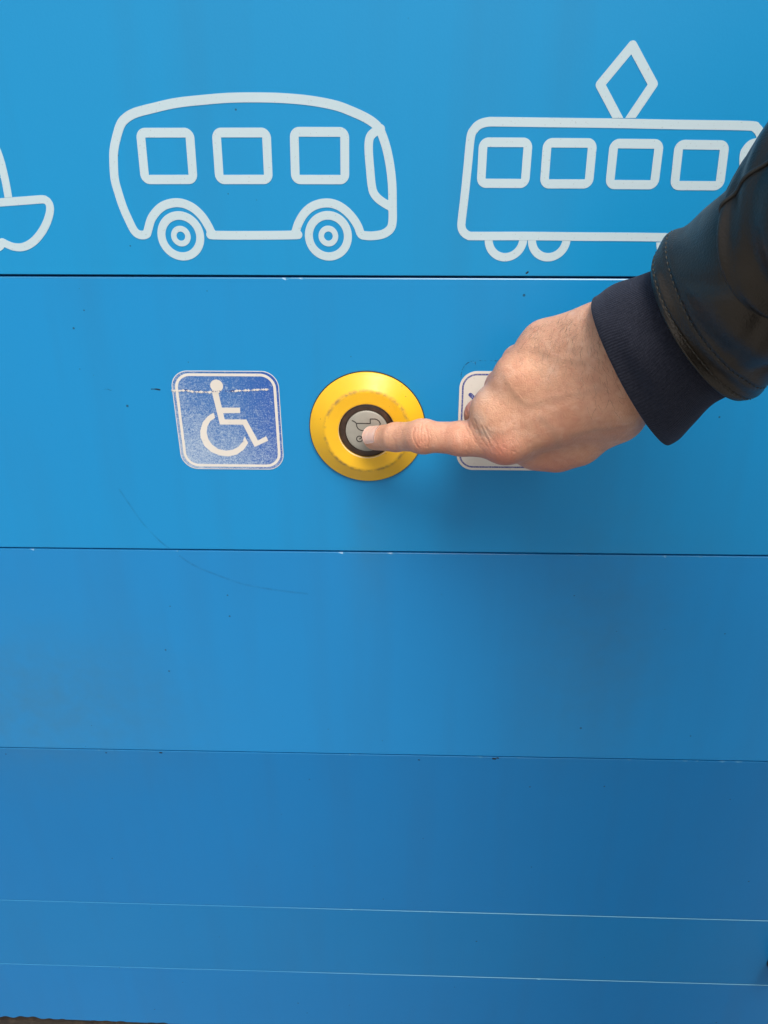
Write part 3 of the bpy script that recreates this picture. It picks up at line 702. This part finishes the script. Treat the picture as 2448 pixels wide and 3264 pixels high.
# fingernail
def nail():
    A, B = V3('i_tip'), V3('i_dip')
    ax = (A - B) / np.linalg.norm(A - B)
    dors = np.array([-.35, -.74, .78]); dors -= ax * (dors @ ax); dors /= np.linalg.norm(dors)
    side = np.cross(ax, dors)
    W_, L = 5.6, 13.0
    c0 = B + ax * 10.0
    nu, nw = 22, 18; verts, faces = [], []
    for i in range(nu + 1):
        s = i / nu
        for j in range(nw + 1):
            q = j / nw * 2 - 1
            th = q * R(52) * (1 - .10 * (1 - s) ** 3)
            ll = s * L
            base_round = 1.6 * (q * q) * (1 - s) ** 2; tip_round = -2.2 * (q * q) * s ** 3
            o = c0 + ax * (ll + base_round + tip_round)
            d = dors * math.cos(th) + side * math.sin(th)
            oo = B + ax * ((o - B) @ ax)
            # cut the axis short so the nail runs straight over the rounded tip
            ref = B + ax * min((o - B) @ ax, 20.0)
            p = surf_pt(ref, d) + ax * ((oo - ref) @ ax)
            lift = .32 + .25 * s - .5 * abs(q) ** 5
            verts.append(p + d * lift)
    n = len(verts)
    for i in range(nu):
        for j in range(nw):
            a = i * (nw + 1) + j; faces.append((a, a + 1, a + nw + 2, a + nw + 1))
    v2 = [vv - dors * .5 for vv in verts]
    bd = [j for j in range(nw + 1)] + [(i + 1) * (nw + 1) - 1 for i in range(1, nu + 1)] + [nu * (nw + 1) + j for j in range(nw - 1, -1, -1)] + [i * (nw + 1) for i in range(nu - 1, 0, -1)]
    for k in range(len(bd)):
        a, b = bd[k], bd[(k + 1) % len(bd)]; faces.append((a, b, n + b, n + a))
    mm = Mat('fingernail', (.68, .42, .34, 1), .26)
    cc = mm.coord(); mm.base(mm.mix(mm.rng(mm.noise(cc, 260, 2), .3, .7, 0, 1), (.80, .55, .45), (.74, .46, .36)))
    mm.b.inputs['Subsurface Weight'].default_value = .15; mm.b.inputs['Subsurface Scale'].default_value = .002
    o = mesh_obj('fingernail', np.array(verts + v2) * S, faces, mm, None, True)
    adopt(o, person); return o
nail()

# sleeves as tubes through rings (top silhouette point, bottom silhouette point, half depth)
class Tube:
    def __init__(s, rings, sq=2.3, win=1):
        s.C = [(np.array(t) + np.array(b)) / 2 for t, b, _ in rings]
        s.U = [(np.array(t) - np.array(b)) / 2 for t, b, _ in rings]
        N = len(rings); s.V = []
        for i in range(N):
            ax = s.C[min(i + win, N - 1)] - s.C[max(i - win, 0)]; ax /= np.linalg.norm(ax)
            v = np.cross(s.U[i], ax); v /= np.linalg.norm(v)
            if v[1] > 0: v = -v
            s.V.append(v * rings[i][2])
        s.N = N; s.sq = sq; s.extra = None
    def _cr(s, A, t):
        i = min(int(t), s.N - 2); f = t - i
        p0, p1, p2, p3 = A[max(i - 1, 0)], A[i], A[i + 1], A[min(i + 2, s.N - 1)]
        return .5 * (2 * p1 + (-p0 + p2) * f + (2 * p0 - 5 * p1 + 4 * p2 - p3) * f * f + (-p0 + 3 * p1 - 3 * p2 + p3) * f ** 3)
    def p(s, t, th, off=0):
        """t along the rings, th around: 0 top edge, pi/2 towards the viewer's side (-Y), pi bottom edge"""
        C, U, V = s._cr(s.C, t), s._cr(s.U, t), s._cr(s.V, t)
        c, q = math.cos(th), math.sin(th); e = 2 / s.sq
        cc = math.copysign(abs(c) ** e, c); qq = math.copysign(abs(q) ** e, q)
        d = U * cc + V * qq
        nrm = U / (U @ U) * c * np.linalg.norm(U) + V / (V @ V) * q * np.linalg.norm(V)
        nrm = nrm / (np.linalg.norm(nrm) + 1e-9)
        o = off + (s.extra(t, th) if s.extra else 0)
        return C + d + nrm * o
    def mesh(s, name, t0, t1, nt, nth, mat, lip=0, off=0, lipw=2.0):
        rows = []
        ts = [t0 + (t1 - t0) * i / nt for i in range(nt + 1)]
        if lip:
            for k in range(8, 0, -1): rows.append([s.p(t0 + .02 * k * k / 8, 2 * math.pi * j / nth, off - lip) for j in range(nth)])
            for a in (-60, -30, 0, 30, 60):
                rows.append([s.p(t0 - 0, 2 * math.pi * j / nth, off - lip / 2 + lip / 2 * math.sin(R(a))) for j in range(nth)])
                C = [s.p(t0 + .05, 2 * math.pi * j / nth, 0) for j in range(nth)]
                ax = (s._cr(s.C, t0) - s._cr(s.C, t0 + .1)); ax /= np.linalg.norm(ax)
                rows[-1] = [q + ax * lip / 2 * math.cos(R(a)) for q in rows[-1]]
        for t in ts: rows.append([s.p(t, 2 * math.pi * j / nth, off) for j in range(nth)])
        nr_ = len(rows); verts = [q * S for r_ in rows for q in r_]; faces = []
        for i in range(nr_ - 1):
            for j in range(nth):
                a, b = i * nth + j, i * nth + (j + 1) % nth
                faces.append((a, a + nth, b + nth, b))
        o = mesh_obj(name, verts, faces, mat, None, True)
        uv = o.data.uv_layers.new(name='UV')
        buf = np.empty(len(o.data.loops) * 2, np.float32); k = 0
        for i in range(nr_ - 1):
            for j in range(nth):
                for (ii, jj) in ((i, j), (i + 1, j), (i + 1, j + 1), (i, j + 1)):
                    buf[k] = jj / nth; buf[k + 1] = ii / nr_; k += 2
        uv.data.foreach_set('uv', buf)
        adopt(o, person); return o
    def band(s, name, path, rad, mat, parent, off=.3, seg=8, closed=False):
        """a thin tube laid on the surface along a list of (t, th)"""
        P = [s.p(t, th, off) for t, th in path]; verts, faces = [], []
        n = len(P)
        for i in range(n):
            tg = P[min(i + 1, n - 1)] - P[max(i - 1, 0)]; tg /= np.linalg.norm(tg) + 1e-9
            up = P[i] - s._cr(s.C, path[i][0]); up -= tg * (up @ tg); up /= np.linalg.norm(up); sd_ = np.cross(tg, up)
            for k in range(seg):
                a = 2 * math.pi * k / seg; verts.append((P[i] + rad * (up * math.cos(a) + sd_ * math.sin(a))) * S)
        for i in range(n - 1):
            for k in range(seg):
                a, b = i * seg + k, i * seg + (k + 1) % seg; faces.append((a, b, b + seg, a + seg))
        o = mesh_obj(name, verts, faces, mat, None, True); o.parent = parent
        o.matrix_parent_inverse = Matrix.Translation(-Vector(person.location)) if parent is person else Matrix.Identity(4)
        if parent is not person:
            o.matrix_parent_inverse = Matrix.Identity(4)
        return o
def stitches(tube, name, path, mat, parent, ln=2.2, gap=1.1, rad=.28, off=.15):
    """a row of thread dashes as one mesh"""
    P = np.array([tube.p(t, th, off) for t, th in path]); ups = [P[i] - tube._cr(tube.C, path[i][0]) for i in range(len(P))]
    L = np.r_[0, np.cumsum(np.linalg.norm(np.diff(P, axis=0), axis=1))]
    verts, faces = [], []; s0 = 0
    while s0 + ln < L[-1]:
        qs = [np.array([np.interp(s0 + ln * k / 4, L, P[:, c]) for c in range(3)]) for k in range(5)]
        i = int(np.searchsorted(L, s0)) % len(ups); up = ups[i] / np.linalg.norm(ups[i]); tg = qs[-1] - qs[0]; tg /= np.linalg.norm(tg); sd_ = np.cross(tg, up)
        b = len(verts)
        for k, q in enumerate(qs):
            r_ = rad * (.35, .9, 1, .9, .35)[k]; z_ = (-.25, 0, .08, 0, -.25)[k]
            for g in range(6):
                a = math.pi * g / 3; verts.append((q + up * (z_ + r_ * math.cos(a)) + sd_ * r_ * math.sin(a)) * S)
        for k in range(4):
            for g in range(6):
                a, c = b + k * 6 + g, b + k * 6 + (g + 1) % 6; faces.append((a, c, c + 6, a + 6))
        s0 += ln + gap
    o = mesh_obj(name, verts, faces, mat, parent, True); return o

# navy knit cuff
m = Mat('navy rib knit', (.016, .019, .036, 1), .95, .15)
uvn = m.n('UVMap'); sx = m.n('SeparateXYZ'); m.l(uvn.outputs[0], sx.inputs[0])
rib = m.math('SINE', m.math('MULTIPLY', sx.outputs[0], 2 * math.pi * 168))
kn = m.math('SINE', m.math('MULTIPLY', sx.outputs[1], 2 * math.pi * 55))
co = m.coord(); nn = m.noise(co, 700, 3, .7)
c = m.mix(m.rng(rib, -1, 1, 0, .35), (.019, .021, .033), (.008, .009, .015))
c = m.mix(m.rng(nn, .35, .75, 0, .5), c, (.045, .048, .066))
m.base(c)
m.bump(m.math('ADD', m.math('MULTIPLY', rib, -.32), m.math('ADD', m.math('MULTIPLY', kn, .12), m.math('MULTIPLY', nn, .6))), .45, .0006)
m.b.inputs['Sheen Weight'].default_value = .12; m.b.inputs['Sheen Roughness'].default_value = .5
m.b.inputs['Sheen Tint'].default_value = (.55, .6, .8, 1)
M['knit'] = m
cuff = Tube(CUFF, 2.15)
cuff.extra = lambda t, th: .5 * math.sin(3 * th + t) * min(1, t) + .35 * math.sin(5 * th - 2 * t)
cf = cuff.mesh('knit_cuff', 0, 5, 40, 200, M['knit'], lip=2.6)

# black leather sleeve
def leather(name, seed):
    m = Mat(name, (.007, .007, .007, 1), .40, .7); m.b.inputs['Specular Tint'].default_value = (1, .92, .82, 1)
    co = m.coord(loc=(seed, 0, 0))
    n1 = m.noise(co, 900, 3, .6); n2 = m.noise(co, 60, 4, .6)
    v = m.n('TexVoronoi'); m.l(co, v.inputs['Vector']); v.inputs['Scale'].default_value = 1100
    m.base(m.mix(m.rng(n2, .4, .75, 0, .7), (.0125, .0085, .0052), (.026, .019, .013)))
    m.rough(m.rng(n2, .3, .7, .33, .48))
    m.bump(m.math('ADD', m.math('MULTIPLY', v.outputs['Distance'], .8), m.math('ADD', n1, m.math('MULTIPLY', n2, .5))), .30, .0005)
    return m
M['leather'] = leather('black leather', 0)
M['leather_worn'] = Mat('worn leather edge', (.035, .031, .024, 1), .5)
M['thread'] = Mat('dark olive thread', (.05, .045, .035, 1), .7)
slv = Tube(SLEEVE_LOWER, 2.1, 5)
def fold(t, th):
    o = .8 * math.sin(2.1 * t + 2 * th) + .5 * math.sin(4.3 * t - 3 * th + 1)
    o -= .5 * math.exp(-((t - .5) / .12) ** 2) + .5 * math.exp(-((t - 1.5) / .12) ** 2)
    # raised hem band between the edge and the second stitch row
    o += .9 / (1 + math.exp((t - 1.75) * 14))
    # dent along the front face
    o -= 2.4 * math.exp(-((th - 1.9 - .12 * t) / .22) ** 2) * min(1, max(0, t - .6)) * .6
    o += 2.2 * math.exp(-((th - 1.25) / .35) ** 2) * min(1, max(0, t - .6))
    o += 1.0 * math.exp(-((t - 3.6) / .5) ** 2) * math.sin(3 * th + .5)
    g = min(1, max(0, (t - 1.9) * 2)) * min(1, max(0, (4 - t) * 1.5))
    for c0, sl, w, a in ((.95, .22, .10, 1.1), (1.55, -.18, .08, .8), (2.25, .15, .12, 1.3), (2.7, -.10, .07, .7)):
        o -= a * g * math.exp(-((th - c0 - sl * (t - 3)) / w) ** 2)
        o += .6 * a * g * math.exp(-((th - c0 - sl * (t - 3) - .18) / (w * 1.5)) ** 2)
    return o
slv.extra = fold
s1 = slv.mesh('jacket_sleeve', 0, 4, 90, 220, M['leather'], lip=2.4)
s1['label'] = 'black leather lower sleeve with a stitched hem'
def loop(t, wav=0, a0=0, a1=2 * math.pi, n=220): return [(t + wav * math.sin(3 * (a0 + (a1 - a0) * i / n) + 1), a0 + (a1 - a0) * i / n) for i in range(n + 1)]
stitches(slv, 'stitching', loop(.5), M['thread'], None, off=.15, rad=.4).parent = s1
stitches(slv, 'stitching', loop(1.5, .02), M['thread'], None, off=.12, rad=.4).parent = s1
slu = Tube(SLEEVE_UPPER, 2.1, 3)
def fold2(t, th):
    return 1.3 * math.sin(2.6 * t + 2 * th + 1) + .9 * math.sin(5.1 * t - 2 * th) + 1.6 * math.exp(-((t - .9) / .45) ** 2) * math.sin(th * 2 + .7) + .5 * math.sin(9 * t + 4 * th)
slu.extra = fold2
s2 = slu.mesh('jacket_sleeve', 0, 5, 110, 220, M['leather'])
s2['label'] = 'black leather upper sleeve with raised piping'
def raised(tube, path, name, rad, mat, parent, off):
    o = tube.band(name, path, rad, mat, None, off); o.parent = parent; return o
raised(slv, loop(3.9), 'piping', 1.0, M['leather_worn'], s1, .4)
raised(slv, loop(3.72), 'piping', .55, M['leather'], s1, .3)
path = [(.05 + 3.2 * i / 60, 0.66 - .26 * i / 60) for i in range(61)]
raised(slu, path, 'piping', .8, M['leather_worn'], s2, .3)

# fine dark hairs on the back of the hand and wrist
def hairs(n=400):
    rnd = np.random.RandomState(5)
    zone = np.array([(76, 66), (84, 76), (99, 84), (110, 88), (124, 70), (126, 58), (134, 44), (112, 45), (95, 55), (84, 60)])
    inside = fill(zone)
    ok = np.nonzero((nr[:, 1] < -.15) & (inside(X_, Z_) < 0))[0]
    wgt = np.clip(.25 + (Z_[ok] - 50) / 30, .12, 1.2)
    pick = rnd.choice(ok, n, replace=False, p=wgt / wgt.sum())
    verts, faces = [], []
    for i in pick:
        p = cv2[i]; nn_ = nr[i]
        d = np.array([.55, -.1, -.75]) + rnd.normal(size=3) * .35
        d -= nn_ * (d @ nn_); d /= np.linalg.norm(d) + 1e-9
        L = rnd.uniform(2.5, 7); up = nn_; sd_ = np.cross(d, up); curl = rnd.normal() * .35
        b = len(verts); r0 = rnd.uniform(.028, .05)
        for k in range(6):
            t = k / 5; q = p + d * L * t + up * (L * .22 * math.sin(t * 2.2) - .1) + sd_ * curl * L * t * t
            r_ = r0 * (1 - t * .8)
            for g in range(3):
                a = 2.094 * g; verts.append((q + up * r_ * math.cos(a) + sd_ * r_ * math.sin(a)) * S)
        for k in range(5):
            for g in range(3):
                a, c = b + k * 3 + g, b + k * 3 + (g + 1) % 3; faces.append((a, c, c + 3, a + 3))
    o = mesh_obj('arm_hair', verts, faces, Mat('dark hair', (.10, .06, .038, 1), .6)); adopt(o, person)
hairs()

# ------------------------------------------------------------------ the rest of the person, standing just outside the picture
def figure():
    rt = np.array([.50, .866, 0]); fw = np.array([-.866, .50, 0]); up = np.array([0, 0, 1.0])
    c = np.array([480., -640., 0]); at_ = lambda a, b, z: c + rt * a + fw * b + up * z
    last = (np.array(SLEEVE_UPPER[-1][0]) + np.array(SLEEVE_UPPER[-1][1])) / 2
    prev = (np.array(SLEEVE_UPPER[-2][0]) + np.array(SLEEVE_UPPER[-2][1])) / 2
    sh = at_(155, 20, 385); el = last + (last - prev) * .35
    def jacket(P):
        P = P.astype(np.float32)
        d = cone(P, at_(75, 0, 290), at_(70, 0, -60), 118, 112)
        d = smin(d, cone(P, at_(-75, 0, 290), at_(-70, 0, -60), 118, 112), 60)
        d = smin(d, cone(P, sh, at_(-165, 10, 385), 68, 68), 60)
        d = smin(d, cone(P, at_(0, 0, 430), at_(0, 5, 500), 80, 62), 30)
        d = smin(d, cone(P, sh, el, 64, 55), 30) + 1.1 * np.sin(P[:, 2] * .09 + P[:, 0] * .05) + .8 * np.sin(P[:, 1] * .16 - P[:, 2] * .07)
        d = smin(d, cone(P, el, last, 54, 49), 25)
        l = at_(-205, -10, 110)
        d = smin(d, cone(P, at_(-170, 10, 385), l, 64, 54), 30)
        d = smin(d, cone(P, l, at_(-200, 60, -110), 52, 42), 12)
        return d
    def legs(P):
        P = P.astype(np.float32)
        d = cone(P, at_(75, 0, -60), at_(70, 0, -60), 108, 108)
        for s_ in (85, -85):
            d = smin(d, cone(P, at_(s_, 0, -100), at_(s_ * 1.05, 10, -520), 90, 62), 20)
            d = smin(d, cone(P, at_(s_ * 1.05, 10, -520), at_(s_ * 1.1, 0, -930), 60, 48), 10)
        return d
    def shoe(s_):
        def f(P):
            P = P.astype(np.float32)
            d = cone(P, at_(s_ * 1.1, -30, -945), at_(s_ * 1.15, 150, -962), 46, 36)
            return np.maximum(smin(d, cone(P, at_(s_ * 1.1, 0, -900), at_(s_ * 1.1, 0, -950), 46, 46), 20), -(P[:, 2] + 999))
        return f
    def head(P):
        P = P.astype(np.float32)
        d = cone(P, at_(0, 5, 460), at_(0, 15, 560), 58, 56)
        d = smin(d, cone(P, at_(0, 5, 655), at_(0, 15, 650), 88, 84), 20)
        d = smin(d, cone(P, at_(0, 25, 640), at_(0, 52, 570), 72, 44), 25)
        d = smin(d, cone(P, at_(0, 98, 650), at_(0, 114, 612), 8, 13), 10)
        for s_ in (1, -1):
            d = smin(d, cone(P, at_(82 * s_, 0, 645), at_(82 * s_, 4, 600), 14, 9), 6)
            d = smin(d, cone(P, at_(20 * s_, 88, 665), at_(42 * s_, 80, 663), 10, 9), 8)
        return smin(d, cone(P, at_(-18, 88, 580), at_(18, 88, 580), 9, 9), 8)
    def hair(P):
        P = P.astype(np.float32)
        d = cone(P, at_(0, -8, 668), at_(0, -18, 640), 96, 88)
        q = (P - at_(0, 60, 640)) @ (fw * .8 - up * .6)
        return np.maximum(d, q + 12)
    def put(name, fn, lo, hi, h, mat, par=person):
        v, f = surface_nets(fn, lo, hi, h)
        o = mesh_obj(name, v * S, f.tolist(), mat, None, True)
        if par is person: adopt(o, person)
        else: o.parent = par
        return o
    put('jacket', jacket, (120, -920, -200), (800, -100, 600), 7, M['leather'])
    put('trousers', legs, (240, -920, -1000), (780, -350, 80), 10, Mat('dark denim', (.02, .025, .04, 1), .9))
    for s_ in (85, -85): put('shoe', shoe(s_), (140, -920, -1005), (780, -350, -840), 7, Mat('black shoe leather', (.015, .013, .012, 1), .4))
    hd = put('head', head, (320, -800, 440), (640, -480, 760), 6, M['skin'])
    put('hair', hair, (320, -800, 500), (640, -480, 790), 6, Mat('dark brown hair', (.02, .012, .008, 1), .6), hd)
figure()
